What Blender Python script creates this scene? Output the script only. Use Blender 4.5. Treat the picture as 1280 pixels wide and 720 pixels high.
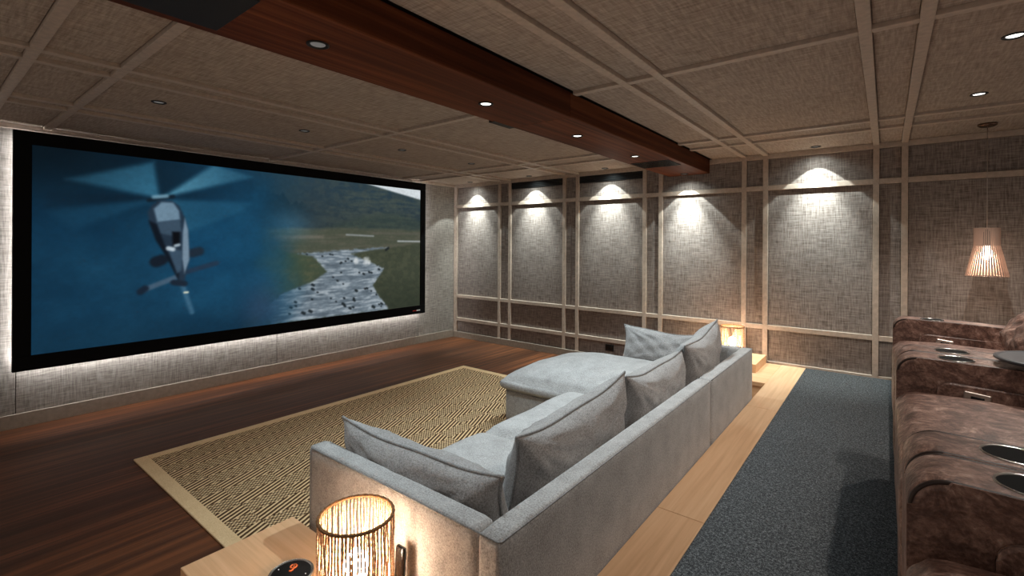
import bpy, bmesh, math, random
import numpy as np
from mathutils import Vector, Matrix
R = math.radians
for o in list(bpy.data.objects): bpy.data.objects.remove(o)
scene = bpy.context.scene
COL = scene.collection

# ------------------------------------------------------------------ camera, world, exposure
cam_d = bpy.data.cameras.new('camera'); cam = bpy.data.objects.new('camera', cam_d); COL.objects.link(cam)
cam_d.sensor_fit = 'HORIZONTAL'; cam_d.sensor_width = 36.0; cam_d.lens = 596/1280*36
cam_d.shift_y = -56/1280; cam_d.clip_start = 0.02
yaw, roll = R(38.14), R(0.3)
d = Vector((-math.sin(yaw), math.cos(yaw), 0)); rt = Vector((math.cos(yaw), math.sin(yaw), 0)); up = Vector((0, 0, 1))
r2 = rt*math.cos(roll) + up*math.sin(roll); u2 = up*math.cos(roll) - rt*math.sin(roll)
m = Matrix((r2, u2, -d)).transposed().to_4x4(); m.translation = (0, 0, 1.61)
cam.matrix_world = m
scene.camera = cam
world = bpy.data.worlds.new('world'); scene.world = world; world.use_nodes = True
WB = world.node_tree.nodes['Background']
WB.inputs[0].default_value = (1.0, 0.90, 0.80, 1); WB.inputs[1].default_value = 0.24
vs = scene.view_settings
vs.view_transform = 'Standard'; vs.look = 'None'; vs.gamma = 1.0; vs.use_curve_mapping = False
vs.exposure = 0.0
# lamp levels (watts); the lamps themselves are made in the fixtures' builders
P_WASH, P_WASH_CORE, P_WASH_HALO, P_BEAM, P_LEFT, P_RIGHT = 40.0, 235.0, 8.0, 88.0, 14.0, 64.0
E_ROPE, P_PENDANT, E_LED, E_LED_LOW = 150.0, 6.0, 30.0, 36.0
COOL, NEUT, WARM = (0.86, 1.0, 0.99), (1.0, 0.94, 0.86), (1.0, 0.66, 0.40)

# ------------------------------------------------------------------ helpers
def lin(c):
    return tuple((v/255/12.92 if v/255 <= .04045 else ((v/255+.055)/1.055)**2.4) for v in c) + (1.0,)

class NT:
    def __init__(s, name):
        s.m = bpy.data.materials.new(name); s.m.use_nodes = True
        s.t = s.m.node_tree; s.b = s.t.nodes['Principled BSDF']
    def n(s, typ, **kw):
        q = s.t.nodes.new(typ)
        for k, v in kw.items(): setattr(q, k, v)
        return q
    def l(s, a, b): s.t.links.new(a, b)
    def coord(s, scale=(1, 1, 1), rot=(0, 0, 0), kind='Object'):
        tc = s.n('ShaderNodeTexCoord'); mp = s.n('ShaderNodeMapping')
        mp.inputs['Scale'].default_value = scale; mp.inputs['Rotation'].default_value = rot
        s.l(tc.outputs[kind], mp.inputs['Vector']); return mp.outputs['Vector']
    def noise(s, vec, scale=1, detail=2, rough=.5, dist=0):
        q = s.n('ShaderNodeTexNoise'); q.inputs['Scale'].default_value = scale; q.inputs['Detail'].default_value = detail
        q.inputs['Roughness'].default_value = rough; q.inputs['Distortion'].default_value = dist
        s.l(vec, q.inputs['Vector']); return q.outputs['Fac']
    def math(s, op, a, b=None, c=None):
        q = s.n('ShaderNodeMath', operation=op)
        for i, v in enumerate((a, b, c)):
            if v is None: continue
            if isinstance(v, (int, float)): q.inputs[i].default_value = v
            else: s.l(v, q.inputs[i])
        return q.outputs[0]
    def ramp(s, fac, stops):
        q = s.n('ShaderNodeValToRGB'); e = q.color_ramp.elements
        while len(e) < len(stops): e.new(0.5)
        for el, (p, c) in zip(e, stops): el.position = p; el.color = lin(c)
        s.l(fac, q.inputs[0]); return q.outputs[0]
    def bump(s, h, strength=.3, dist=.01):
        q = s.n('ShaderNodeBump'); q.inputs['Strength'].default_value = strength; q.inputs['Distance'].default_value = dist
        s.l(h, q.inputs['Height']); s.l(q.outputs[0], s.b.inputs['Normal'])
    def set(s, **kw):
        for k, v in kw.items(): s.b.inputs[k.replace('_', ' ')].default_value = v
        return s

def plain(name, col, rough=.5, metal=0.0, spec=.5, vary=0.06, nscale=30):
    t = NT(name); f = t.noise(t.coord(), nscale, 3)
    a = tuple(max(0, c*(1-vary)) for c in col); b = tuple(min(255, c*(1+vary)) for c in col)
    t.l(t.ramp(f, [(.3, a), (.7, b)]), t.b.inputs['Base Color'])
    t.set(Roughness=rough, Metallic=metal); t.b.inputs['Specular IOR Level'].default_value = spec
    return t.m

def glow(name, col, strength):
    t = NT(name); t.set(Base_Color=(0.02, 0.02, 0.02, 1), Emission_Color=(*col, 1), Emission_Strength=strength, Roughness=.4)
    return t.m

def linen(name, dark, light, a, b, fine=85, strength=.35):
    """slubby linen; a, b are the two thread axes of the surface"""
    t = NT(name)
    def sc(ax_fine, ax_long):
        s = [3, 3, 3]; s['xyz'.index(ax_fine)] = fine; s['xyz'.index(ax_long)] = 7; return s
    n1 = t.noise(t.coord(sc(a, b)), 1, 3, .65); n2 = t.noise(t.coord(sc(b, a)), 1, 3, .65)
    big = t.noise(t.coord((1.2, 1.2, 1.2)), 1, 2)
    f = t.math('ADD', t.math('MULTIPLY', n1, .5), t.math('MULTIPLY', n2, .5))
    f = t.math('ADD', f, t.math('MULTIPLY', t.math('SUBTRACT', big, .5), .10))
    t.l(t.ramp(f, [(.36, dark), (.64, light)]), t.b.inputs['Base Color'])
    t.set(Roughness=.95); t.b.inputs['Specular IOR Level'].default_value = .15
    t.bump(f, strength, .004); return t.m

def wood(name, cols, axis, rough=.4, long=1.2, across=26, coat=0.0, bump=.08, spec=.5):
    t = NT(name); s = [across]*3; s['xyz'.index(axis)] = long
    f1 = t.noise(t.coord(s), 1, 5, .6, .35)
    s2 = [3.0]*3; s2['xyz'.index(axis)] = .35
    f2 = t.noise(t.coord(s2), 1, 2)
    f = t.math('ADD', t.math('MULTIPLY', f1, .65), t.math('MULTIPLY', f2, .35))
    n = len(cols); t.l(t.ramp(f, [(.3+.4*i/(n-1), c) for i, c in enumerate(cols)]), t.b.inputs['Base Color'])
    t.set(Roughness=rough); t.b.inputs['Coat Weight'].default_value = coat; t.b.inputs['Specular IOR Level'].default_value = spec
    t.bump(f1, bump, .003); return t.m

M = {}
M['panel_y'] = linen('wall linen', (98, 86, 80), (166, 154, 146), 'x', 'z')
M['panel_x'] = linen('screen wall linen', (112, 104, 97), (172, 163, 154), 'y', 'z')
M['panel_z'] = linen('ceiling linen', (142, 126, 114), (194, 177, 163), 'x', 'y', 70)
M['batten'] = plain('taupe painted timber', (186, 167, 151), .55)
M['skirting'] = plain('taupe painted skirting', (150, 136, 122), .5)
M['backing'] = plain('dark backing board', (38, 32, 28), .9)
M['floor'] = wood('dark stained floor', [(42, 25, 16), (82, 48, 29), (132, 78, 46)], 'y', .5, .5, 20, 0, .05, .18)
M['beam'] = wood('mahogany beam', [(48, 24, 13), (94, 48, 26), (134, 78, 46)], 'y', .6, .45, 24, 0, .04, .1)
M['oak_y'] = wood('pale oak along', [(198, 154, 114), (220, 178, 138), (232, 194, 156)], 'y', .5, 1.1, 30)
M['oak_x'] = wood('pale oak across', [(198, 148, 104), (220, 172, 128), (232, 188, 146)], 'x', .5, 1.1, 30)
M['black'] = plain('matt black', (12, 12, 13), .6)
M['black_gloss'] = plain('gloss black', (10, 10, 12), .2)
M['velvet'] = plain('black velvet frame', (5, 5, 6), .85, 0, .2)
M['chrome'] = plain('brushed metal', (200, 198, 195), .22, 1.0, .5, .03)
M['satin'] = plain('satin nickel plate', (190, 178, 168), .35, .9)
M['bronze'] = plain('bronze canopy', (120, 92, 76), .25, 1.0)
M['white'] = plain('white enamel', (225, 225, 225), .4)
M['red'] = plain('red enamel', (190, 40, 30), .5)
M['orange'] = plain('orange mark', (205, 96, 40), .6)
M['tray'] = plain('grey tray', (96, 98, 102), .35, .5)

def fabric(name, dark, light, scale=170):
    t = NT(name); v = t.coord()
    f = t.noise(v, scale, 2, .7); g = t.noise(v, 9, 3); a = t.noise(t.coord((40, 400, 40)), 1, 2)
    h = t.math('ADD', t.math('MULTIPLY', f, .6), t.math('ADD', t.math('MULTIPLY', g, .2), t.math('MULTIPLY', a, .2)))
    t.l(t.ramp(h, [(.36, dark), (.62, light)]), t.b.inputs['Base Color'])
    t.set(Roughness=.95); t.b.inputs['Specular IOR Level'].default_value = .15
    t.b.inputs['Sheen Weight'].default_value = .15
    t.bump(f, .35, .003); return t.m
M['sofa'] = fabric('grey melange weave', (132, 127, 124), (194, 190, 187))
M['pillow'] = fabric('grey pillow weave', (122, 116, 113), (182, 177, 174))
M['piping'] = fabric('pillow piping', (108, 105, 103), (164, 161, 159))

def carpet():
    t = NT('charcoal carpet'); v = t.coord()
    f = t.noise(v, 210, 3, .75); g = t.noise(v, 90, 2)
    h = t.math('ADD', t.math('MULTIPLY', f, .7), t.math('MULTIPLY', g, .3))
    t.l(t.ramp(h, [(.36, (30, 30, 31)), (.5, (68, 69, 70)), (.64, (122, 123, 124))]), t.b.inputs['Base Color'])
    t.set(Roughness=1.0); t.b.inputs['Specular IOR Level'].default_value = .05
    t.bump(f, .6, .008); return t.m
M['carpet'] = carpet()

def leather():
    t = NT('worn brown leather'); v = t.coord()
    n = t.noise(v, 11, 7, .72, 1.6); fine = t.noise(v, 70, 4, .7, .8)
    h = t.math('ADD', t.math('MULTIPLY', n, .7), t.math('MULTIPLY', fine, .3))
    t.l(t.ramp(h, [(.36, (62, 43, 36)), (.47, (104, 76, 66)), (.56, (148, 116, 103)), (.66, (204, 176, 162))]), t.b.inputs['Base Color'])
    vor = t.n('ShaderNodeTexVoronoi'); vor.inputs['Scale'].default_value = 120; t.l(v, vor.inputs['Vector'])
    t.l(t.ramp(n, [(.3, (190, 190, 190)), (.7, (160, 160, 160))]), t.b.inputs['Roughness'])
    t.bump(t.math('ADD', vor.outputs[0], t.math('MULTIPLY', fine, .8)), .22, .004); return t.m
M['leather'] = leather()
M['seam'] = plain('dark leather piping', (46, 30, 25), .5)

def rug():
    t = NT('sisal diamond weave')
    tc = t.n('ShaderNodeTexCoord'); sp = t.n('ShaderNodeSeparateXYZ'); t.l(tc.outputs['Object'], sp.inputs[0])
    P, Q = .27, .60
    fx = t.math('ABSOLUTE', t.math('SUBTRACT', t.math('FRACT', t.math('DIVIDE', sp.outputs[0], P)), .5))
    fy = t.math('ABSOLUTE', t.math('SUBTRACT', t.math('FRACT', t.math('DIVIDE', sp.outputs[1], Q)), .5))
    dd = t.math('ADD', fx, fy)
    st = t.math('SINE', t.math('MULTIPLY', dd, 2*math.pi*8))
    chk = t.n('ShaderNodeTexChecker'); chk.inputs['Scale'].default_value = 75; t.l(tc.outputs['Object'], chk.inputs['Vector'])
    # threads along one diagonal lie over the others, so the other two sides of every diamond look dotted
    qx = t.math('SUBTRACT', t.math('FRACT', t.math('DIVIDE', sp.outputs[0], P)), .5)
    qy = t.math('SUBTRACT', t.math('FRACT', t.math('DIVIDE', sp.outputs[1], Q)), .5)
    side = t.math('LESS_THAN', t.math('MULTIPLY', qx, qy), 0)
    plainst = t.math('ADD', t.math('MULTIPLY', st, .42), .5)
    dots = t.math('ADD', t.math('MULTIPLY', st, .22), t.math('ADD', t.math('MULTIPLY', chk.outputs['Fac'], .6), .18))
    mx = t.n('ShaderNodeMix'); t.l(side, mx.inputs[0]); t.l(plainst, mx.inputs[2]); t.l(dots, mx.inputs[3])
    nz = t.noise(t.coord(), 60, 3)
    f = t.math('ADD', mx.outputs[0], t.math('MULTIPLY', t.math('SUBTRACT', nz, .5), .45))
    t.l(t.ramp(f, [(.16, (60, 37, 21)), (.5, (142, 108, 74)), (.82, (230, 200, 156))]), t.b.inputs['Base Color'])
    t.set(Roughness=.9); t.b.inputs['Specular IOR Level'].default_value = .15
    t.bump(f, .5, .006); return t.m
M['rug'] = rug()
M['rug_border'] = fabric('beige cotton binding', (208, 170, 124), (236, 204, 158), 200)

def rope_mat():
    t = NT('natural rope'); v = t.coord((60, 60, 260))
    f = t.noise(v, 1, 2, .6, 1)
    c = t.ramp(f, [(.35, (168, 124, 86)), (.65, (236, 214, 184))])
    t.l(c, t.b.inputs['Base Color']); t.set(Roughness=.85)
    t.b.inputs['Transmission Weight'].default_value = 0; t.b.inputs['Subsurface Weight'].default_value = .25
    t.b.inputs['Subsurface Radius'].default_value = (.01, .006, .003); t.b.inputs['Subsurface Scale'].default_value = .5
    t.bump(f, .5, .003); return t.m
M['rope'] = rope_mat()
M['rope_dark'] = plain('brown rope rim', (128, 92, 60), .9, 0, .3, .25, 160)
M['slat'] = wood('pendant timber slat', [(140, 112, 98), (182, 152, 135), (206, 180, 164)], 'z', .5, 3, 60)
M['bulb'] = glow('lamp bulb', (1.0, .76, .54), E_ROPE)
M['bulb_pendant'] = glow('pendant bulb', (1.0, .86, .74), 9)
M['lens'] = glow('downlight lens', (1.0, .97, .90), 3.0)
M['lens_dim'] = glow('dim downlight lens', (1.0, .95, .88), .12)
M['led'] = glow('backlight strip', (.96, .98, 1.0), E_LED); M['led_low'] = glow('lower backlight strip', (.96, .98, 1.0), E_LED_LOW)

def props(o, label=None, cat=None, group=None, kind=None):
    if label: o['label'] = label
    if cat: o['category'] = cat
    if group: o['group'] = group
    if kind: o['kind'] = kind
    return o

def empty(name, loc, rz=0):
    o = bpy.data.objects.new(name, None); COL.objects.link(o); o.location = loc; o.rotation_euler = (0, 0, rz)
    o.empty_display_size = .05; return o

def obj(name, me, mat=None, parent=None, loc=(0, 0, 0), rot=(0, 0, 0)):
    o = bpy.data.objects.new(name, me); COL.objects.link(o); o.location = loc; o.rotation_euler = rot
    if mat is not None and not me.materials: me.materials.append(mat)
    if parent is not None: o.parent = parent
    return o

def me_bm(name, bm, smooth=False):
    bmesh.ops.recalc_face_normals(bm, faces=bm.faces)
    me = bpy.data.meshes.new(name); bm.to_mesh(me); bm.free()
    if smooth: me.polygons.foreach_set('use_smooth', [True]*len(me.polygons))
    return me

def me_py(name, v, f, smooth=False):
    me = bpy.data.meshes.new(name); me.from_pydata(v, [], f); me.update()
    if smooth: me.polygons.foreach_set('use_smooth', [True]*len(me.polygons))
    return me

def box_me(x0, x1, y0, y1, z0, z1, bevel=0, seg=2):
    bm = bmesh.new(); bmesh.ops.create_cube(bm, size=1)
    for v in bm.verts:
        v.co = Vector(((x0+x1)/2+v.co.x*(x1-x0), (y0+y1)/2+v.co.y*(y1-y0), (z0+z1)/2+v.co.z*(z1-z0)))
    if bevel: bmesh.ops.bevel(bm, geom=bm.edges[:], offset=bevel, segments=seg, affect='EDGES', profile=.5)
    return me_bm('box', bm, False)

def box(name, x0, x1, y0, y1, z0, z1, mat, parent=None, bevel=0, seg=2):
    """given in the parent's own space; origin at the base centre"""
    cx, cy = (x0+x1)/2, (y0+y1)/2
    return obj(name, box_me(x0-cx, x1-cx, y0-cy, y1-cy, 0, z1-z0, bevel, seg), mat, parent, (cx, cy, z0))

def struct(o): return props(o, kind='structure')

def rbox_me(dx, dy, dz, r, n=10, crown=0.0, wob=0.0, seed=0, belly=0.0):
    """soft rounded block: base at z=0"""
    bm = bmesh.new(); bmesh.ops.create_cube(bm, size=2)
    bmesh.ops.subdivide_edges(bm, edges=bm.edges[:], cuts=n, use_grid_fill=True)
    rng = random.Random(seed); ph = [rng.uniform(0, 6.28) for _ in range(6)]
    h = Vector((dx/2, dy/2, dz/2))
    for v in bm.verts:
        p = Vector((v.co.x*h.x, v.co.y*h.y, v.co.z*h.z)); u = v.co.copy()
        # push the grid towards the edges so that the rounding is smooth
        q = Vector([math.copysign(h[i]*(abs(u[i])**.75), u[i]) for i in range(3)])
        inn = Vector([max(-(h[i]-r), min(h[i]-r, q[i])) for i in range(3)])
        dv = q-inn
        if dv.length > 1e-7: q = inn+dv.normalized()*min(r, dv.length if (abs(abs(u.x)-1) > 1e-6 and abs(abs(u.y)-1) > 1e-6 and abs(abs(u.z)-1) > 1e-6) else r)
        k = (1-u.x**2)*(1-u.y**2)
        if u.z > 0: q.z += crown*u.z*max(0, k)**.6
        if belly:
            q.x += math.copysign(belly*(1-u.z**2)*(abs(u.x)**3), u.x) ; q.y += math.copysign(belly*(1-u.z**2)*(abs(u.y)**3), u.y)
        if wob:
            q.z += wob*(math.sin(q.x*9+ph[0])*math.sin(q.y*7+ph[1])+.5*math.sin(q.x*17+q.y*13+ph[2]))*max(0, u.z)
            q.x += wob*.6*math.sin(q.y*8+q.z*11+ph[3]); q.y += wob*.6*math.sin(q.x*9+q.z*10+ph[4])
        v.co = q+Vector((0, 0, h.z))
    return me_bm('soft', bm, True)

def tube_me(pts, r, n=8, closed=False):
    pts = [Vector(p) for p in pts]; v = []; f = []; N = len(pts)
    prev = None
    for i, p in enumerate(pts):
        a = pts[(i-1) % N] if (closed or i > 0) else p; b = pts[(i+1) % N] if (closed or i < N-1) else p
        t = (b-a).normalized()
        if prev is None: s = t.orthogonal().normalized()
        else: s = (prev - t*prev.dot(t)).normalized()
        prev = s; w = t.cross(s)
        rr = r[i] if isinstance(r, (list, tuple)) else r
        for k in range(n):
            an = 2*math.pi*k/n; v.append(p+(s*math.cos(an)+w*math.sin(an))*rr)
    for i in range(N if closed else N-1):
        j = (i+1) % N
        for k in range(n): f.append((i*n+k, i*n+(k+1) % n, j*n+(k+1) % n, j*n+k))
    if not closed: f.append(tuple(range(n-1, -1, -1))); f.append(tuple((N-1)*n+k for k in range(n)))
    return me_py('tube', v, f, True)

def lathe_me(prof, n=32, smooth=True):
    v = []; f = []
    for (r, z) in prof:
        for k in range(n): v.append((r*math.cos(2*math.pi*k/n), r*math.sin(2*math.pi*k/n), z))
    for i in range(len(prof)-1):
        for k in range(n): f.append((i*n+k, i*n+(k+1) % n, (i+1)*n+(k+1) % n, (i+1)*n+k))
    f.append(tuple(range(n-1, -1, -1))); f.append(tuple((len(prof)-1)*n+k for k in range(n)))
    bm = bmesh.new(); bmv = [bm.verts.new(c) for c in v]
    for q in f:
        try: bm.faces.new([bmv[i] for i in q])
        except ValueError: pass
    bmesh.ops.remove_doubles(bm, verts=bm.verts, dist=1e-6)
    me = me_bm('lathe', bm, smooth)
    if smooth:
        sm = [abs(p.normal.z) < .9 for p in me.polygons]; me.polygons.foreach_set('use_smooth', sm)
    return me

def prism_me(prof, y0, y1, bevel=.015, seg=3):
    """profile in x,z pulled along y with softened rims"""
    bm = bmesh.new(); a = [bm.verts.new((x, y0, z)) for x, z in prof]; b = [bm.verts.new((x, y1, z)) for x, z in prof]
    fa = bm.faces.new(a); fb = bm.faces.new(list(reversed(b))); n = len(prof)
    for i in range(n): bm.faces.new((a[i], b[i], b[(i+1) % n], a[(i+1) % n]))
    if bevel: bmesh.ops.bevel(bm, geom=list(fa.edges)+list(fb.edges), offset=bevel, segments=seg, affect='EDGES', profile=.5)
    me = me_bm('prism', bm, True)
    me.polygons.foreach_set('use_smooth', [abs(p.normal.y) < .995 for p in me.polygons]); return me

def copy_tree(o, parent=None):
    c = o.copy(); COL.objects.link(c)
    if parent is not None: c.parent = parent
    for ch in list(o.children): copy_tree(ch, c)
    return c

def spot(name, loc, power, col, angle, blend, size=.02, parent=None, aim=None):
    ld = bpy.data.lights.new(name, 'SPOT'); ld.energy = power; ld.color = col; ld.spot_size = R(angle); ld.spot_blend = blend
    ld.shadow_soft_size = size
    o = bpy.data.objects.new(name, ld); COL.objects.link(o); o.location = loc
    if aim: o.rotation_euler = aim
    if parent is not None: o.parent = parent
    return o

def point(name, loc, power, col, size, parent=None):
    ld = bpy.data.lights.new(name, 'POINT'); ld.energy = power; ld.color = col; ld.shadow_soft_size = size
    o = bpy.data.objects.new(name, ld); COL.objects.link(o); o.location = loc
    if parent is not None: o.parent = parent
    return o

# ------------------------------------------------------------------ the room
XS, YP, ZC = -5.87, 5.85, 2.585          # screen wall face, batten face of the panelled wall, batten face of the ceiling
XR, YN = 2.35, -0.62                     # where the modelled room ends to the right and behind
Z1, Z2 = .313, .60                       # the carpeted step and the step the recliners stand on
BW = .05

floor = struct(box('floor', -6.0, -.60, YN, 5.95, -.1, 0, M['floor']))
plat = struct(box('floor_platform', -.66, XR, YN, YP-.002, 0, Z1, M['carpet']))
tier = struct(box('floor_upper_platform', .075, XR, YN, YP-.002, Z1, Z2, M['carpet'], None, .01))

# panelled wall: dark backing, fabric panels set back between painted stiles and rails
wr = struct(box('wall_right', -6.0, XR, YP+.045, YP+.14, 0, 2.70, M['backing']))
pairs = [(-4.857, -4.645), (-3.647, -3.43), (-2.44, -2.23), (-1.267, -1.05), (-.081, .135), (1.10, 1.315)]
stiles = [(XS, -5.80)] + [(c-BW/2, c+BW/2) for p in pairs for c in p]
OFF = Vector((wr.location.x, wr.location.y, 0))
def wbox(name, x0, x1, y0, y1, z0, z1, mat, bevel=.002, parent=wr, off=OFF):
    return box(name, x0-off.x, x1-off.x, y0-off.y, y1-off.y, z0, z1, mat, parent, bevel, 1)
for (a, b) in stiles: wbox('stile', a, b, YP, YP+.045, 0.0, ZC+.02, M['batten'])
rails = [(.282, .334), (.677, .727), (2.205, 2.257), (2.553, ZC+.02)]
rows = [(.09, .282), (.334, .677), (.727, 2.205), (2.257, 2.553)]
bays = [(stiles[i][1], stiles[i+1][0]) for i in range(len(stiles)-1)] + [(stiles[-1][1], XR-.01)]
for bi, (a, b) in enumerate(bays):
    for (z0, z1) in rails: wbox('rail', a, b, YP+.001, YP+.045, z0, z1, M['batten'])
    for (z0, z1) in rows: wbox('fabric_panel', a+.002, b-.002, YP+.025, YP+.045, z0+.002, z1-.002, M['panel_y'], .003)
for bi in (2, 4):                                  # black air slots at the head of two bays
    a, b = bays[bi]
    g = wbox('air_vent', a+.004, b-.004, YP+.012, YP+.03, 2.455, 2.553, M['black'], .002)
    for k in range(5):
        zz = .012+k*.018
        obj('vent_blade', box_me(-(b-a)/2+.01, (b-a)/2-.01, -.012, 0, zz, zz+.006), M['black_gloss'], g)
bb = struct(box('baseboard_right', XS+.01, -2.06, YP-.014, YP, 0, .10, M['skirting'], None, .003))
# wall socket
sk = empty('wall_socket', (-2.93, YP+.025, .165)); props(sk, 'small black double power socket low on the panelled wall behind the sofa', 'socket')
obj('plate', box_me(-.06, .06, -.012, 0, 0, .085, .003), M['black'], sk)
for s in (-1, 1): obj('socket_insert', box_me(s*.028-.02, s*.028+.02, -.016, -.012, .02, .065, .002), M['black_gloss'], sk)

# screen wall
wf = struct(box('wall_front', -6.02, XS-.02, YN, 5.99, 0, 2.70, M['backing']))
OFF2 = Vector((wf.location.x, wf.location.y, 0))
for (a, b) in [(YN, .588), (.592, 2.817), (2.823, 5.066), (5.072, YP-.001)]:
    wbox('fabric_panel', XS-.02, XS, a, b, .12, 2.60, M['panel_x'], .003, wf, OFF2)
struct(box('baseboard_front', XS-.02, XS+.012, YN, YP-.016, 0, .122, M['skirting'], None, .003))
struct(box('trim_1', XS, XS+.03, YN, YP-.002, 2.565, ZC+.02, M['batten'], None, .003))

# ceiling: fabric panels between slim battens
cl = struct(box('ceiling', -6.0, XR, YN, 5.98, 2.625, 2.72, M['backing']))
OFF3 = Vector((cl.location.x, cl.location.y, 2.625))
def cbox(name, x0, x1, y0, y1, z0, z1, mat, bevel=.002):
    return box(name, x0-OFF3.x, x1-OFF3.x, y0-OFF3.y, y1-OFF3.y, z0-OFF3.z, z1-OFF3.z, mat, cl, bevel, 1)
xb = [(c-BW/2, c+BW/2) for c in (-4.857, -4.645, -3.647, -3.43)] + [(-2.14, -1.62)] + [(c-BW/2, c+BW/2) for c in (-1.267, -1.05, -.081, .135, 1.10, 1.315)]
yb = [(c-BW/2, c+BW/2) for c in (.41, .775, 2.725, 4.725, 5.085)]
def gaps(bs, lo, hi):
    out = []; p = lo
    for a, b in bs: out.append((p, a)); p = b
    out.append((p, hi)); return out
xg, yg = gaps(xb, XS+.002, XR), gaps(yb, YN, YP+.02)
for i, (a, b) in enumerate(xb):
    if i == 4: continue
    cbox('batten', a, b, YN, YP-.002, ZC, 2.625, M['batten'])
for (a, b) in xg:
    for (c, e) in yb: cbox('cross_batten', a, b, c, e, ZC+.001, 2.625, M['batten'])
    for (c, e) in yg: cbox('fabric_panel', a+.002, b-.002, c+.002, e-.002, ZC+.022, 2.625, M['panel_z'], .003)

# ceiling beam
bx0, bx1, bz = -2.12, -1.635, 2.44
beam = empty('ceiling_beam', (-1.88, 2.6, bz)); props(beam, kind='structure'); beam.name = 'trim_2'
def bbox(name, x0, x1, y0, y1, z0, z1, mat, bevel=.004, par=None):
    return box(name, x0+1.88, x1+1.88, y0-2.6, y1-2.6, z0-bz, z1-bz, mat, par or beam, bevel, 1)
bbox('beam_casing', bx0, bx1, YN, 2.698, bz, ZC+.02, M['beam'])
bbox('beam_casing', bx0, bx1-.004, 2.701, YP-.003, bz+.002, ZC+.02, M['beam'])
bbox('speaker_grille', bx0+.055, bx1-.06, -.35, .752, bz-.006, bz, M['black'], .002)
gv = bbox('air_vent', bx0+.03, bx1-.06, 4.65, 5.01, bz-.003, bz+.002, M['black'], .001)
for k in range(9):
    yy = -.15+k*.0375; obj('vent_blade', box_me(-.19, .19, yy-.006, yy+.006, -.004, .001), M['black_gloss'], gv)
bbox('bracket', bx0-.03, bx0+.02, 2.47, 2.70, bz-.004, bz+.02, M['black'], .004)

# ------------------------------------------------------------------ downlights
ring_me = lathe_me([(.036, 0), (.046, 0), (.046, -.004), (.040, -.007), (.034, -.004), (.030, .001), (.036, .001)], 28)
lens_me = lathe_me([(.030, .0005), (.030, -.001), (.0001, -.0012)], 24)
ring_me.materials.append(M['black'])
lens_on, lens_dim = lens_me, lens_me.copy()
lens_on.materials.append(M['lens']); lens_dim.materials.append(M['lens_dim'])
def downlight(x, y, z, label, group, on=True):
    t = empty('downlight', (x, y, z)); props(t, label, 'downlight', group)
    obj('bezel', ring_me, None, t); obj('lens', lens_on if on else lens_dim, None, t)
    return t
zp = ZC+.022
def wash(t):
    t.children[1].data = lens_dim
    spot('wash', (0, 0, -.012), P_WASH, COOL, 86, .12, .006, t); spot('wash_halo', (0, 0, -.012), P_WASH_HALO, COOL, 150, 1, .01, t)
    spot('wash_core', (0, 0, -.012), P_WASH_CORE, COOL, 62, 1, .01, t, (R(4), 0, 0))
WG = 'wall washing downlights'
wash(downlight(-5.355, 5.705, zp, 'black ceiling downlight washing the wall bay right beside the screen wall', WG))
wash(downlight(-4.165, 5.705, zp, 'black ceiling downlight washing the vented bay on the screen side of the other vented bay', WG))
wash(downlight(-2.926, 5.705, zp, 'black ceiling downlight in front of the vented bay next to the beam', WG))
wash(downlight(-.567, 5.705, zp, 'black ceiling downlight washing the wide bay between beam and pendant lamp', WG))
wash(downlight(-1.885, 5.70, bz+.002, 'small downlight in the beam between its air vent and the wall', WG))
for y, lb_ in ((1.068, 'beam downlight beside the black panel in the underside of the beam'), (2.135, 'bright beam downlight on the far side of the beam joint from the wall'), (3.204, 'bright beam downlight between the beam joint and the one beside the vent'), (4.277, 'beam downlight right beside the black air vent of the beam')):
    t = downlight(-1.88, y, bz+(0 if y < 2.7 else .002), lb_, 'beam downlights', y > 2)
    spot('beam_light', (0, 0, -.012), P_BEAM*(.55 if y < 2 else 1), (.77, .93, 1.0), 100, .6, .02, t)
for y, k in ((1.12, 'fourth'), (2.205, 'third'), (3.30, 'second'), (4.39, 'first')):
    t = downlight(-4.10, y, zp, 'dim black ceiling downlight between beam and screen, %s from the panelled wall' % k, 'ceiling downlights near the screen', False)
    spot('dim_light', (0, 0, -.012), P_LEFT, NEUT, 120, .8, .03, t)
for y, k, q in ((1.05, 'fourth', .25), (2.14, 'third', .5), (3.245, 'second', 1), (4.355, 'first', 1.1)):  # third and fourth are unseen fixtures, added to light the recliners
    t = downlight(.474, y, zp, 'lit black ceiling downlight above the recliners, %s from the panelled wall' % k, 'ceiling downlights above the recliners')
    spot('seat_light', (0, 0, -.012), P_RIGHT*q, NEUT, 120, .5, .02, t)

# ------------------------------------------------------------------ projection screen
sy0, sy1, sz0, sz1 = .557, 5.093, .503, 2.542
py0, py1, pz0, pz1 = .67, 4.99, .63, 2.43
xf = -5.74
scr = empty('projection_screen', (XS, (sy0+sy1)/2, sz0))
props(scr, 'wide wall screen with black frame showing a helicopter above a river valley', 'screen')
def sbox(name, x0, x1, y0, y1, z0, z1, mat, bevel=.004):
    return box(name, x0-XS, x1-XS, y0-(sy0+sy1)/2, y1-(sy0+sy1)/2, z0-sz0, z1-sz0, mat, scr, bevel)
xk = xf-.05
sbox('frame_bar', xk, xf, sy0, sy1, sz0, pz0, M['velvet']); sbox('frame_bar', xk, xf, sy0, sy1, pz1, sz1, M['velvet'])
sbox('frame_bar', xk, xf, sy0, py0, pz0, pz1, M['velvet']); sbox('frame_bar', xk, xf, py1, sy1, pz0, pz1, M['velvet'])
sbox('back_board', xk-.012, xk+.002, sy0+.03, sy1-.03, sz0+.02, sz1-.03, M['black'])
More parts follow.
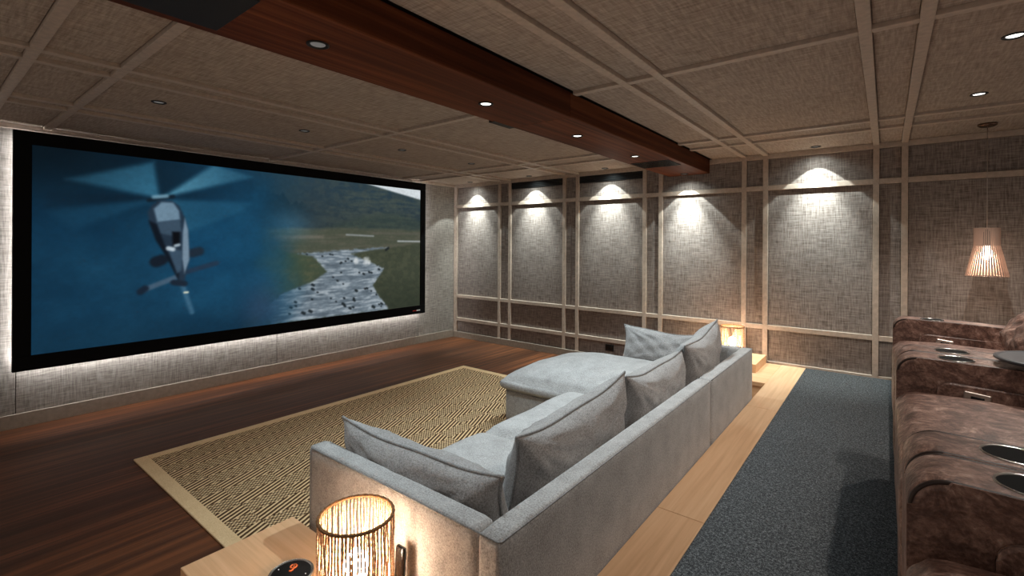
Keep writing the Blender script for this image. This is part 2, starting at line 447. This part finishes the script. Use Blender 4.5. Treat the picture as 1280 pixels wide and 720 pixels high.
for y in (1.2, 2.82, 4.4): sbox('led_channel', XS, xk-.012, y-.03, y+.03, sz0+.062, sz0+.08, M['black']); sbox('wall_mount', XS, xk-.012, y-.05, y+.05, 1.0, 2.0, M['black'])
sbox('led_strip', xk-.03, xk-.012, sy0+.035, sy0+.05, sz0+.04, sz1-.04, M['led'], 0)
sbox('led_strip', xk-.03, xk-.012, sy1-.05, sy1-.035, sz0+.04, sz1-.04, M['led'], 0)
sbox('led_strip', XS+.022, XS+.067, sy0+.05, sy1-.05, sz0+.058, sz0+.060, M['led_low'], 0)
sbox('maker_badge', xf, xf+.003, 4.84, 4.91, sz0+.048, sz0+.060, M['red'], 0)
sbox('maker_badge', xf, xf+.003, 4.915, 4.985, sz0+.046, sz0+.064, M['white'], 0)

# the film still, painted point by point as colours of a fine sheet
NU, NV = 640, 268
uu, vv = np.meshgrid(np.linspace(0, 1, NU), np.linspace(0, 1, NV))
rng = np.random.default_rng(7)
def vnoise(u, v, fu, fv):
    g = rng.random((int(fv)+3, int(fu)+3)); a = u*fu; b = v*fv
    i = np.floor(a).astype(int); j = np.floor(b).astype(int); s = a-i; t = b-j
    s = s*s*(3-2*s); t = t*t*(3-2*t)
    return (g[j, i]*(1-s)+g[j, i+1]*s)*(1-t)+(g[j+1, i]*(1-s)+g[j+1, i+1]*s)*t
def fbm(fu, fv, o=4, ua=None, va=None):
    ua = uu if ua is None else ua; va = vv if va is None else va
    r = 0; a = 1; w = 0
    for k in range(o): r = r+a*vnoise(ua, va, fu*2**k, fv*2**k); w += a; a *= .55
    return r/w
def sstep(a, b, x): t = np.clip((x-a)/(b-a), 0, 1); return t*t*(3-2*t)
img = np.zeros((NV, NU, 3))
def mixc(mask, c):
    global img
    c = np.array(c, float); img = img*(1-mask[..., None])+c*mask[..., None]
def poly_sd(pts):
    """signed distance (positive inside) in screen heights"""
    X = uu*2.4; Y = vv; P = [(a*2.4, b) for a, b in pts]; dmin = np.full(X.shape, 9.0); ins = np.zeros(X.shape, bool)
    for (x0, y0), (x1, y1) in zip(P, P[1:]+P[:1]):
        ex, ey = x1-x0, y1-y0; t = np.clip(((X-x0)*ex+(Y-y0)*ey)/(ex*ex+ey*ey+1e-12), 0, 1)
        dmin = np.minimum(dmin, np.hypot(X-x0-t*ex, Y-y0-t*ey))
        c = ((y0 > Y) != (y1 > Y)); xi = x0+(Y-y0)/(ey if abs(ey) > 1e-12 else 1e-12)*ex; ins ^= c & (X < xi)
    return np.where(ins, dmin, -dmin)
def poly(pts, c, soft=.009, alpha=1.0, wob=0.0, nz=None):
    s = poly_sd(pts)
    if wob: s = s+(nz-.5)*wob
    mixc(sstep(-soft, soft, s)*alpha, c)
def seg(a, b, w, c, soft=.009, alpha=1.0):
    X = uu*2.4; Y = vv; x0, y0 = a[0]*2.4, a[1]; x1, y1 = b[0]*2.4, b[1]; ex, ey = x1-x0, y1-y0
    t = np.clip(((X-x0)*ex+(Y-y0)*ey)/(ex*ex+ey*ey), 0, 1)
    mixc(sstep(w+soft, w-soft, np.hypot(X-x0-t*ex, Y-y0-t*ey))*alpha, c)
n1 = fbm(10, 5); n2 = fbm(60, 40, 4); n3 = fbm(140, 70, 3); nh = fbm(16, 60, 4)
# hills behind
img[:] = (40, 56, 62)
mixc(sstep(.62, .98, vv)*.8, (34, 62, 78)); mixc(sstep(.35, .7, n2)*.5*sstep(.45, .7, uu), (62, 76, 72))
mixc(np.clip(sstep(.45, .62, nh), 0, 1)*.35*sstep(.55, .8, uu), (84, 92, 74))
mixc(sstep(.03, -.03, vv-(.70+.08*np.sin(uu*9)))*.45, (52, 70, 58))
poly([(.755, 1.01), (1.01, 1.01), (1.01, .915), (.90, .955)], (205, 216, 222), .008)
# trees
tree = vv < (.89-.55*np.clip(uu-.43, 0, 1)+.05*(fbm(90, 3, 3)-.5)*2)
tm = tree*sstep(.57, .63, vv)*sstep(.635, .54, uu); mixc(tm*(.75-.35*n2), (18, 44, 58))
# valley floor
valley = sstep(.635, .60, vv-.04*uu+.03*(n1-.5))
mixc(valley*.95, (74, 80, 62)); mixc(valley*sstep(.4, .65, nh)*.5, (96, 92, 76)); mixc(valley*sstep(.5, .3, vv)*.7, (54, 66, 50))
seg((.70, .602), (.80, .595), .006, (150, 158, 160), .006, .8); seg((.90, .556), (1.0, .555), .006, (170, 178, 182), .006, .9)
seg((.48, .575), (.62, .582), .012, (112, 104, 88), .012, .7); seg((.80, .62), (1.0, .62), .008, (96, 92, 80), .01, .6)
# river
RV = [(.544, .464), (.724, .491), (.862, .508), (.86, .495), (.80, .485), (.73, .462), (.76, .42), (.845, .345), (.835, .30), (.80, .205), (.82, .12), (.87, 0), (.47, 0), (.45, .10), (.50, .20), (.59, .269), (.633, .331), (.589, .441)]
poly(RV, (104, 122, 136), .008, 1, .02, n3)
rs = sstep(-.004, .006, poly_sd(RV))
streak = .7*fbm(26, 90, 4)+.3*fbm(60, 60, 4); mixc(rs*sstep(.49, .66, streak)*.75, (166, 180, 190)); mixc(rs*sstep(.48, .30, streak)*.6, (62, 78, 92))
rk = random.Random(4)
for k in range(70):
    v0 = rk.uniform(.03, .46)**1.0; u0 = rk.uniform(.5, .86); s = .006+.02*(.5-v0)*rk.random()
    dd = np.hypot((uu-u0)*2.4/1.5, vv-v0+.3*s*np.sin((uu-u0)*300)); mixc(rs*sstep(s*1.25, s*.6, dd), (30, 40, 46))
poly([(.862, .50), (1.01, .54), (1.01, -.01), (.86, -.01), (.862, .03), (.80, .205), (.845, .335), (.716, .455), (.80, .48)], (60, 68, 50), .012, .96, .03, n3)
gb = sstep(0, .02, poly_sd([(.862, .50), (1.01, .54), (1.01, -.01), (.86, -.01), (.80, .205), (.845, .335), (.716, .455)])); mixc(gb*sstep(.42, .62, n2)*.5, (80, 84, 60)); mixc(gb*sstep(.35, .0, vv)*.55, (34, 44, 32))
poly([(.42, .60), (.48, .50), (.544, .455), (.589, .44), (.633, .331), (.59, .269), (.50, .205), (.40, .20)], (64, 78, 56), .012, .95, .03, n3)
lb = sstep(0, .03, poly_sd([(.42, .60), (.48, .50), (.544, .455), (.589, .44), (.633, .331), (.59, .269), (.50, .205), (.40, .20)])); mixc(lb*sstep(.45, .65, n2)*.5, (90, 92, 62))
for (a, b, s) in ((.735, .40, .035), (.775, .40, .045), (.785, .385, .03)):
    dd = np.hypot((uu-a)*2.4, (vv-b)); mixc(sstep(s, s*.2, dd+.03*(n2-.5))*.85, (205, 212, 214))
seg((.85, .485), (.86, .50), .01, (26, 34, 38), .006, .9)
# blue mist on the left
edge = .45+.12*(n1-.5)+.12*(vv-.5)*-(vv-.2)
mist = sstep(.13, -.05, uu-edge)
base = np.stack([8+14*n1, 40+26*n1, 62+30*n1], -1)
dk = sstep(.55, 1.0, vv+.12*(n1-.5))*sstep(.40, .0, uu); base = base*(1-.62*dk[..., None])
base = base*(1-.22*sstep(.2, 0, vv)[..., None]*.6); base = base*(1+.25*np.exp(-((uu-.33)/.12)**2-((vv-.5)/.35)**2))[..., None] if False else base*(1+.25*np.exp(-((uu-.33)/.12)**2-((vv-.5)/.35)**2)[..., None])
img = img*(1-mist[..., None])+base*mist[..., None]
mixc(np.exp(-((uu-.525)/.06)**2-((vv-.66)/.10)**2)*.45, (74, 120, 146)); mixc(np.exp(-((uu-.47)/.06)**2-((vv-.30)/.3)**2)*.5, (30, 80, 108))
mixc(np.exp(-((uu-.44)/.05)**2-((vv-.12)/.14)**2)*.5, (52, 66, 92))
# rotor sweep as the film shows it
H = (.212, .785)
for pts, c, a in (([H, (.05, .85), (.20, .985)], (62, 126, 156), .65), ([H, (.325, 1.01), (.42, .96)], (96, 160, 186), .75), ([H, (.41, .79), (.395, .74), (.27, .60)], (48, 104, 132), .5), ([H, (.02, .79), (.02, .70)], (8, 22, 34), .6),
                  ([H, (.20, .985), (.32, 1.01)], (12, 32, 46), .55), ([H, (.42, .95), (.42, .80)], (12, 34, 50), .55), ([H, (.02, .69), (.06, .60)], (38, 92, 122), .35)):
    s_ = sstep(-.02, .02, poly_sd(pts)); rr_ = np.hypot((uu-H[0])*2.4, vv-H[1]); mixc(s_*a*np.clip(1.1-rr_/.62, 0, 1), c)
seg((.19, .77), (.238, .80), .010, (16, 30, 42), .006); seg((.20, .79), (.225, .80), .010, (120, 160, 180), .008, .8)
# the helicopter
seg((.178, .275), (.25, .345), .014, (70, 92, 112), .008, .9); seg((.262, .365), (.332, .415), .014, (34, 52, 72), .008, .95)
seg((.176, .27), (.184, .285), .018, (20, 34, 50), .008)
seg((.201, .43), (.29, .485), .016, (22, 34, 46), .01); seg((.205, .43), (.215, .44), .03, (18, 28, 40), .01); seg((.28, .478), (.293, .487), .026, (28, 42, 56), .01)
seg((.257, .30), (.278, .13), .012, (70, 108, 134), .01, .7)
body = [(.196, .745), (.212, .775), (.236, .775), (.25, .75), (.262, .684), (.269, .614), (.271, .50), (.272, .443), (.262, .316), (.25, .318), (.227, .459), (.206, .555), (.193, .636), (.188, .703)]
poly(body, (34, 50, 66), .008)
poly([(.20, .725), (.215, .765), (.238, .765), (.25, .72), (.252, .67), (.207, .65)], (112, 140, 160), .008, .9)
poly([(.205, .65), (.252, .67), (.255, .60), (.24, .575), (.212, .59)], (58, 78, 96), .008, .9)
poly([(.262, .68), (.269, .61), (.272, .44), (.262, .36), (.257, .45), (.258, .60)], (128, 150, 168), .006, .85)
poly([(.236, .60), (.252, .60), (.252, .52), (.238, .51)], (8, 12, 18), .008)
poly([(.19, .66), (.206, .64), (.225, .50), (.25, .36), (.25, .32), (.225, .455), (.204, .55)], (10, 18, 28), .008, .9)
poly([(.228, .51), (.256, .49), (.256, .38), (.246, .36)], (62, 84, 104), .008, .8)
seg((.229, .505), (.238, .50), .012, (190, 205, 215), .006, .9); seg((.243, .52), (.25, .525), .008, (170, 188, 200), .006, .9)
seg((.24, .31), (.262, .30), .016, (24, 36, 50), .008); seg((.262, .249), (.269, .249), .005, (225, 225, 200), .004)
g_ = img.mean(-1, keepdims=True); img = g_+(img-g_)*(1-.28*sstep(.5, .6, uu))[..., None]
for _ in range(2):
    p_ = np.pad(img, ((1, 1), (1, 1), (0, 0)), 'edge'); img = (p_[:-2, 1:-1]+p_[2:, 1:-1]+p_[1:-1, :-2]+p_[1:-1, 2:]+2*p_[1:-1, 1:-1])/6
img = img*(.94+.12*n3[..., None]); img = np.clip(img, 0, 255)/255
img = np.where(img <= .04045, img/12.92, ((img+.055)/1.055)**2.4)
W, Hh = py1-py0, pz1-pz0
co = np.stack([np.zeros_like(uu), (uu-.5)*W, vv*Hh], -1).reshape(-1, 3)
idx = np.arange(NU*NV).reshape(NV, NU)
fc = np.stack([idx[:-1, :-1], idx[:-1, 1:], idx[1:, 1:], idx[1:, :-1]], -1).reshape(-1, 4)
me = bpy.data.meshes.new('film_image'); me.vertices.add(len(co)); me.vertices.foreach_set('co', co.ravel())
me.loops.add(fc.size); me.loops.foreach_set('vertex_index', fc.ravel().astype(np.int32))
me.polygons.add(len(fc)); me.polygons.foreach_set('loop_start', np.arange(0, fc.size, 4, dtype=np.int32)); me.update(calc_edges=True)
at = me.color_attributes.new('film', 'FLOAT_COLOR', 'POINT')
at.data.foreach_set('color', np.concatenate([img.reshape(-1, 3), np.ones((NU*NV, 1))], 1).ravel().astype(np.float32))
t = NT('film image'); a = t.n('ShaderNodeAttribute', attribute_name='film')
t.set(Base_Color=(0.01, 0.01, 0.01, 1), Roughness=.7, Emission_Strength=1.0); t.b.inputs['Specular IOR Level'].default_value = .1
t.l(a.outputs['Color'], t.b.inputs['Emission Color'])
im = obj('picture', me, t.m, scr, (xf-.012-XS, (py0+py1)/2-(sy0+sy1)/2, pz0-sz0)); im['label'] = 'film still of a helicopter over a misty river valley'

# ------------------------------------------------------------------ oak ledge round the sofa
lg = empty('trim_3', (-.78, 2.7, 0)); props(lg, kind='structure')
def lbox(name, x0, x1, y0, y1, z0, z1, mat, bevel=.003): return box(name, x0+.78, x1+.78, y0-2.7, y1-2.7, z0, z1, mat, lg, bevel)
for (a, b) in [(YN, .398), (.40, 2.298), (2.30, 4.198), (4.20, YP-.004)]: lbox('ledge_board', -.885, -.662, a, b, Z1-.04, Z1, M['oak_y'])
lbox('riser_face', -.875, -.662, YN, YP-.004, 0, Z1-.0405, M['oak_y'], .001)
lbox('ledge_board', -2.05, -.8855, 4.97, YP-.018, Z1-.04, Z1, M['oak_x']); lbox('riser_face', -2.04, -.8755, 4.98, YP-.018, 0, Z1-.0405, M['oak_x'], .001)
lbox('ledge_board', -2.05, -.8855, .45, 1.04, Z1-.04, Z1, M['oak_x']); lbox('riser_face', -2.04, -.8755, .46, 1.03, 0, Z1-.0405, M['oak_x'], .001)

# ------------------------------------------------------------------ rug
rg = empty('area_rug', (-2.75, 2.775, 0)); props(rg, 'large sisal rug with diamond weave and beige binding on the dark floor', 'rug')
rx0, rx1, ry0, ry1 = -4.335, -1.30, 1.04, 4.51
o = box('weave', rx0+.085+2.75, rx1-.085+2.75, ry0+.085-2.775, ry1-.085-2.775, 0, .010, M['rug'], rg, .002)
for (a, b, c, e) in ((rx0, rx1, ry0, ry0+.085), (rx0, rx1, ry1-.085, ry1), (rx0, rx0+.085, ry0+.085, ry1-.085), (rx1-.085, rx1, ry0+.085, ry1-.085)):
    box('border', a+2.75, b+2.75, c-2.775, e-2.775, 0, .012, M['rug_border'], rg, .004)

# ------------------------------------------------------------------ sofa
ZB = .012
sf = empty('sectional_sofa', (-1.6, 2.8, ZB)); props(sf, 'long light grey fabric corner sofa with chaise on the sisal rug', 'sofa')
def soft(name, x0, x1, y0, y1, z0, z1, r, mat, n=10, crown=0, wob=0, seed=0, belly=0, par=None, base=None):
    b = base or (-1.6, 2.8, ZB)
    return obj(name, rbox_me(x1-x0, y1-y0, z1-z0, r, n, crown, wob, seed, belly), mat, par or sf, ((x0+x1)/2-b[0], (y0+y1)/2-b[1], z0-b[2]))
SX, ST = -.89, .73
soft('back_panel', SX-.095, SX, 1.085, 3.246, .06, ST, .022, M['sofa'], 18)
soft('back_panel', SX-.095, SX, 3.25, 4.475, .06, ST-.004, .022, M['sofa'], 18)
soft('armrest', -1.975, SX-.094, 1.085, 1.178, .06, ST, .022, M['sofa'], 18)
soft('armrest', -1.975, SX-.094, 4.382, 4.475, .06, ST-.004, .022, M['sofa'], 18)
soft('base', -1.93, SX-.094, 1.178, 3.245, .06, .335, .02, M['sofa'], 6)
soft('chaise_base', -2.62, SX-.094, 3.25, 4.38, .06, .335, .02, M['sofa'], 6)
soft('seat_cushion', -1.965, SX-.15, 1.19, 2.215, .325, .462, .06, M['sofa'], 22, .035, .004, 1, .012)
soft('seat_cushion', -1.965, SX-.15, 2.215, 3.225, .325, .462, .06, M['sofa'], 22, .035, .004, 2, .012)
soft('chaise_cushion', -2.66, SX-.15, 3.225, 4.38, .33, .43, .045, M['sofa'], 26, .155, .004, 3, .012)
for pts in ([(-1.95, 1.09), (SX-.012, 1.09), (SX-.006, 1.10), (SX-.006, 3.235)], [(SX-.006, 3.262), (SX-.006, 4.462), (SX-.02, 4.469), (-1.95, 4.469)]):
    obj('welt', tube_me([(x+1.6, y-2.8, ST-.010-ZB) for x, y in pts], .0035, 6), M['piping'], sf)
for (x, y) in ((-1.9, 1.25), (-1.9, 2.9), (-2.55, 3.35), (-2.55, 4.3), (-1.4, 1.25), (-1.4, 4.3), (-1.4, 3.2)):
    obj('foot', lathe_me([(.018, 0), (.022, .05), (.022, .06)], 12), M['black'], sf, (x+1.6, y-2.8, 0))

def pillow(name, w, h, t, loc, rot, label, group, seed, mat=None, pmat=None, cat='cushion', pinch=.035, ear=.055, sag=.0):
    rg_ = random.Random(seed); N, K = 44, 34; ph = [rg_.uniform(0, 6.28) for _ in range(8)]
    V = []; F = []
    def outline(u, v):
        x = w/2*u*(1-pinch*(1-v*v)+ear*(abs(u*v)**4)); z = h/2*v*(1-pinch*(1-u*u)+ear*(abs(u*v)**4))
        z += -sag*(1-u*u)*(v+1)/2+.006*math.sin(u*5+ph[6])
        return x, z
    for sgn in (1, -1):
        for j in range(K+1):
            for i in range(N+1):
                u = math.sin((i/N*2-1)*math.pi/2); v = math.sin((j/K*2-1)*math.pi/2)
                x, z = outline(u, v)
                e = max(0, (1-abs(u)**4.5)*(1-abs(v)**3.6))**.5
                wr_ = .010*math.sin(u*7+v*3+ph[0])*math.sin(v*6+ph[1])+.006*math.sin(u*15-v*9+ph[2])
                # creases fanning from the corners
                for cu, cv, q in ((1, 1, ph[3]), (-1, 1, ph[4]), (1, -1, ph[5]), (-1, -1, ph[6])):
                    an = math.atan2(cv-v, cu-u); dd = math.hypot(cu-u, cv-v)
                    wr_ += .010*math.sin(an*16+q)*math.exp(-((dd-.5)/.3)**2)
                V.append((x, sgn*(t/2*e*(1+.15*math.sin(-v*1.6+.3))+wr_*e*sgn*.8), z+h/2))
    n1_ = (N+1)*(K+1)
    for s in (0, 1):
        for j in range(K):
            for i in range(N):
                a = s*n1_+j*(N+1)+i; q = (a, a+1, a+N+2, a+N+1); F.append(q if s == 0 else q[::-1])
    bm = bmesh.new(); bv = [bm.verts.new(c) for c in V]
    for q in F: bm.faces.new([bv[i] for i in q])
    bmesh.ops.remove_doubles(bm, verts=bm.verts, dist=1e-5)
    o = obj(name, me_bm('pillow', bm, True), mat or M['pillow'], None, loc, rot); props(o, label, cat, group)
    loop = []
    for k in range(160):
        s = k/40; e = int(s); q = math.sin((s-e-.5)*math.pi)
        u, v = ((q, -1), (1, q), (-q, 1), (-1, -q))[e]; x, z = outline(u, v); loop.append((x*1.005, 0, h/2+(z)*1.005))
    obj('piping', tube_me(loop, .0065, 8, True), pmat or M['piping'], o)
    return o
PG = 'loose cushions of the grey sofa'
# rotations: the pillow's width runs along its own x, its height along z
pillow('scatter_cushion', .85, .35, .23, (-1.465, 1.325, .475), (R(15), 0, R(2)), 'grey cushion leaning on the sofa armrest beside the near rope lamp', PG, 11, sag=.02)
pillow('back_cushion', .90, .42, .25, (-1.20, 1.935,   .475), (R(13), R(-3), R(90)), 'large grey back cushion between the armrest cushion and the middle back cushion', PG, 12, sag=.025)
pillow('back_cushion', .85, .41, .26, (-1.20, 2.86, .475), (R(13), 0, R(90)), 'middle grey back cushion between two other back cushions', PG, 13, sag=.02)
pillow('back_cushion', .80, .45, .24, (-1.19, 3.745, .505), (R(13), R(-5), R(91)), 'grey back cushion with pointed corner leaning beside the far rope lamp', PG, 14, sag=.03)
pillow('scatter_cushion', .84, .34, .18, (-1.56, 4.24, .49), (R(14), R(0), R(179)), 'grey cushion standing against the far armrest above the chaise', PG, 15, sag=.025)

# ------------------------------------------------------------------ oak side tables with their things
def side_table(x0, x1, y0, y1, z0, z1, label):
    t = empty('side_table', ((x0+x1)/2, (y0+y1)/2, z0)); props(t, label, 'side table', 'oak side tables at the sofa ends')
    w, dp, h = x1-x0, y1-y0, z1-z0
    obj('table_top', box_me(-w/2, w/2, -dp/2, dp/2, h-.032, h, .003), M['oak_x'], t)
    for (a, b, c, e) in ((-w/2, -w/2+.03, -dp/2, dp/2), (w/2-.03, w/2, -dp/2, dp/2), (-w/2+.03, w/2-.03, -dp/2, -dp/2+.02), (-w/2+.03, w/2-.03, dp/2-.02, dp/2)):
        obj('side_panel', box_me(a, b, c, e, 0, h-.032, .001), M['oak_x'], t)
    return t
TZ = .40
side_table(-2.055, -.93, .635, 1.062, Z1, TZ, 'low oak side table carrying the black disc and a rope lamp')
side_table(-2.055, -1.03, 5.30, 5.83, Z1, TZ, 'low oak side table against the panelled wall with a rope lamp')

rope_meshes = []
for s in range(3):
    rr = random.Random(s); pts = []; N = 40
    for k in range(N+1): pts.append((.0012*math.sin(k*.35+s), .0012*math.cos(k*.3+2*s), .012+.316*k/N))
    me = tube_me(pts, [.0033*(1+.20*math.sin(k*2.2+s)) for k in range(N+1)], 6); me.materials.append(M['rope']); rope_meshes.append(me)
def rope_lamp(x, y, label):
    t = empty('rope_lamp', (x, y, TZ)); props(t, label, 'lamp', 'rope table lamps'); r = .116
    obj('base', lathe_me([(.0001, 0), (.118, 0), (.118, .010), (.03, .014), (.022, .05), (.022, .085), (.0001, .085)], 40), M['rope_dark'], t)
    ringp = lambda z, rr: [(rr*math.cos(2*math.pi*k/96), rr*math.sin(2*math.pi*k/96), z) for k in range(96)]
    obj('rim', tube_me(ringp(.33, r), [.0055*(1+.15*math.sin(k*2.0)) for k in range(96)], 8, True), M['rope_dark'], t)
    obj('rim', tube_me(ringp(.014, r), .005, 8, True), M['rope_dark'], t)
    rr = random.Random(int(y*100)); n = 66
    for k in range(n):
        a = 2*math.pi*(k+rr.uniform(-.22, .22))/n; q = r+rr.uniform(-.002, .002)
        obj('rope', rope_meshes[k % 3], None, t, (q*math.cos(a), q*math.sin(a), 0), (0, 0, rr.uniform(0, 6)))
    b = obj('bulb', lathe_me([(.0001, .085), (.014, .085), (.016, .10), (.034, .135), (.040, .165), (.034, .195), (.018, .212), (.0001, .216)], 24), M['bulb'], t)
    return t
rope_lamp(-1.345, .905, 'lit cylindrical rope lamp beside the black disc on an oak table')
rope_lamp(-1.30, 5.50, 'lit cylindrical rope lamp in front of the panelled wall behind the sofa')
def handset(x, y, rz, label):
    t = empty('handset', (x, y, TZ), rz); props(t, label, 'handset', 'black handsets beside the rope lamps')
    obj('cradle', box_me(-.03, .03, -.02, .02, 0, .022, .006, 3), M['black'], t)
    obj('body', rbox_me(.045, .018, .155, .008, 6), M['black_gloss'], t, (0, .0, .02), (R(-3), 0, 0))
handset(-1.298, 1.042, R(0), 'slim black handset standing behind the rope lamp by the sofa armrest')
handset(-1.266, 5.66, R(0), 'slim black handset standing behind the rope lamp at the panelled wall')

pk = empty('control_disc', (-1.68, .862, TZ)); props(pk, 'round black disc with silver rim and orange loop mark on oak table', 'disc')
obj('rim', lathe_me([(.0001, 0), (.074, 0), (.077, .004), (.077, .020), (.073, .023), (.068, .019), (.0001, .019)], 48), M['chrome'], pk)
obj('face', lathe_me([(.0001, .0192), (.067, .0192), (.067, .0205), (.0001, .0205)], 48), M['black_gloss'], pk)
loop = [(-.024+.0105*math.cos(a), .022+.0105*math.sin(a), .0215) for a in [R(-200+k*12) for k in range(29)]]
loop += [(-.010, .012, .0215), (-.008, .004, .0215), (-.013, -.001, .0215)]
obj('loop_mark', tube_me(loop, .0032, 6), M['orange'], pk)
for (x, y) in ((-.05, -.02), (.045, .03), (.05, -.01)): obj('indicator', lathe_me([(.0001, .0205), (.0022, .0205), (.0022, .0215), (.0001, .0215)], 10), M['white'], pk, (x, y, 0))

# ------------------------------------------------------------------ recliners
CW = 1.135
def arc(cx, cz, r, a0, a1, n): return [(cx+r*math.cos(R(a0+(a1-a0)*k/n)), cz+r*math.sin(R(a0+(a1-a0)*k/n))) for k in range(n+1)]
def arm_profile(inset=0.0):
    zt = .61-inset; x0 = .0+inset; p = [(.03+inset, .03), (.008+inset, .10), (x0, .30)]
    p += arc(x0+.055, zt-.055, .055, 180, 84, 9)
    p += [(.30, zt-.004), (.45, zt-.012), (.62, zt-.030), (.80, zt-.05), (1.0, zt-.075), (1.0, .03)]
    return p
def panel_profile():
    return [(.11, .20), (.11, .44)]+arc(.145, .505, .035, 180, 90, 5)+[(.40, .528), (.65, .505), (.75, .49), (.75, .20)]
def make_recliner():
    t = empty('recliner', (.03, 0, Z2))
    Lm = M['leather']
    obj('base', box_me(.14, .95, -.50, .50, 0, .16, .01), M['black'], t)
    for s in (-1, 1):
        y0, y1 = (.4225, .566) if s > 0 else (-.566, -.4225)
        a = obj('armrest', prism_me(arm_profile(), y0, y1, .016, 4), Lm, t)
        prf = arm_profile(.001); rim = [(x, z) for x, z in prf[1:-1]]
        for yy in (y0+.006, y1-.006):
            obj('piping', tube_me([(x+.004 if x < .1 else x, yy, z-.002) for x, z in rim], .0045, 6), M['seam'], a)
        yi = y0 if s > 0 else y1
        obj('inset_panel', prism_me(panel_profile(), min(yi, yi-s*.012), max(yi, yi-s*.012), .008, 2), Lm, a)
        ctl = obj('control_plate', box_me(.125, .193, -.005, .005, .515-.043, .515-.003, .004, 3), M['satin'], a, (0, yi-s*.016, 0), (0, R(8), 0))
        ctl.location = (.0, yi-s*.016, .025); ctl.rotation_euler = (0, R(6), 0)
        obj('button', box_me(.143, .176, -.008, -.004 if s > 0 else .008, .515-.029, .515-.015, .0015), M['black_gloss'], ctl) if s > 0 else obj('button', box_me(.143, .176, .004, .008, .515-.029, .515-.015, .0015), M['black_gloss'], ctl)
        cy = (y0+y1)/2-s*.004
        ch = obj('cup_holder', lathe_me([(.049, -.001), (.050, .003), (.0475, .0045), (.045, .003), (.045, -.004), (.0001, -.004)], 36), M['chrome'], t, (.165, cy, .607))
        obj('well_shade', lathe_me([(.0448, .0015), (.0448, .0025), (.0001, .0025)], 32), M['velvet'], ch)  # flat disc on a solid arm; the hollow's shade is put into its black colour
    obj('seat_cushion', rbox_me(.62, .838, .285, .045, 18, .03, .003, 5, .006), Lm, t, (.311, 0, .205))
    obj('seat_piping', tube_me([(.006, -.38+.76*k/12, .452) for k in range(13)], .004, 6), M['seam'], t)
    obj('footrest', rbox_me(.09, .836, .36, .04, 12, 0, .003, 6, .008), Lm, t, (.05, 0, .06))
    obj('backrest', rbox_me(.24, .836, .56, .09, 16, .0, .004, 7, .02), Lm, t, (.72, 0, .33), (0, R(20), 0))
    return t
RG = 'brown leather recliners in a row'
chair = make_recliner()
spots = [(2.9375, 'worn brown leather recliner with a leather pillow, end seat towards the panelled wall'), (1.8025, 'worn brown leather recliner with a round tray on its armrest'), (.6675, 'worn brown leather recliner next to the one with the tray, away from the wall')]
chairs = []
for i, (y, lb_) in enumerate(spots):
    c = chair if i == 0 else copy_tree(chair)
    c.location = (.03, y, Z2); props(c, lb_, 'recliner', RG); chairs.append(c)
tr = obj('swivel_tray', lathe_me([(.0001, 0), (.155, 0), (.165, .005), (.165, .012), (.158, .014), (.152, .011), (.0001, .011)], 56), M['tray'], chairs[1], (.425, .50, .625))
obj('tray_post', lathe_me([(.018, -.06), (.018, 0), (.0001, 0)], 16), M['black'], tr)
pillow('leather_pillow', .52, .27, .17, (.455, 2.93, Z2+.515), (R(30), 0, R(90)), 'small brown leather pillow resting on the end recliner', None, 21, M['leather'], M['seam'])

# ------------------------------------------------------------------ pendant lamp
pl = empty('pendant_lamp', (.646, 5.46, 1.36)); props(pl, 'slatted wooden pendant lamp hanging before the panelled wall above the recliners', 'lamp')
obj('canopy', lathe_me([(.0001, 1.247), (.06, 1.247), (.06, 1.232), (.045, 1.222), (.0001, 1.220)], 32), M['bronze'], pl)
obj('cord', tube_me([(0, 0, .36), (0, 0, .8), (0, 0, 1.225)], .0022, 6), M['satin'], pl)
obj('socket', lathe_me([(.0001, .25), (.02, .25), (.02, .36), (.008, .385), (.0001, .385)], 16), M['black'], pl)
def ring(z, r, th): return tube_me([(r*math.cos(2*math.pi*k/48), r*math.sin(2*math.pi*k/48), z) for k in range(48)], th, 6, True)
obj('hoop', ring(.392, .076, .003), M['slat'], pl); obj('hoop', ring(.252, .076, .003), M['slat'], pl); obj('hoop', ring(.003, .127, .003), M['slat'], pl)
sl_up = box_me(-.0012, .0012, -.0042, .0042, .25, .395); sl_up.materials.append(M['slat'])
bm = bmesh.new()
vv_ = [bm.verts.new(c) for c in [(.0775, -.0038, .25), (.080, -.0038, .25), (.080, .0038, .25), (.0775, .0038, .25), (.1285, -.0052, 0), (.1315, -.0052, 0), (.1315, .0052, 0), (.1285, .0052, 0)]]
for q in ((0, 1, 2, 3), (7, 6, 5, 4), (0, 4, 5, 1), (1, 5, 6, 2), (2, 6, 7, 3), (3, 7, 4, 0)): bm.faces.new([vv_[i] for i in q])
sl_dn = me_bm('slat', bm); sl_dn.materials.append(M['slat'])
for k in range(44):
    a = 2*math.pi*k/44
    obj('slat', sl_up, None, pl, (.079*math.cos(a), .079*math.sin(a), 0), (0, 0, a)); obj('slat', sl_dn, None, pl, (0, 0, 0), (0, 0, a))
obj('spoke', tube_me([(-.076, 0, .385), (.076, 0, .385)], .003, 6), M['slat'], pl)
obj('bulb', lathe_me([(.0001, .135), (.02, .14), (.035, .165), (.036, .19), (.024, .225), (.016, .25), (.0001, .25)], 20), M['bulb_pendant'], pl)
point('pendant_light', (0, 0, .10), P_PENDANT, (1, .8, .62), .03, pl)
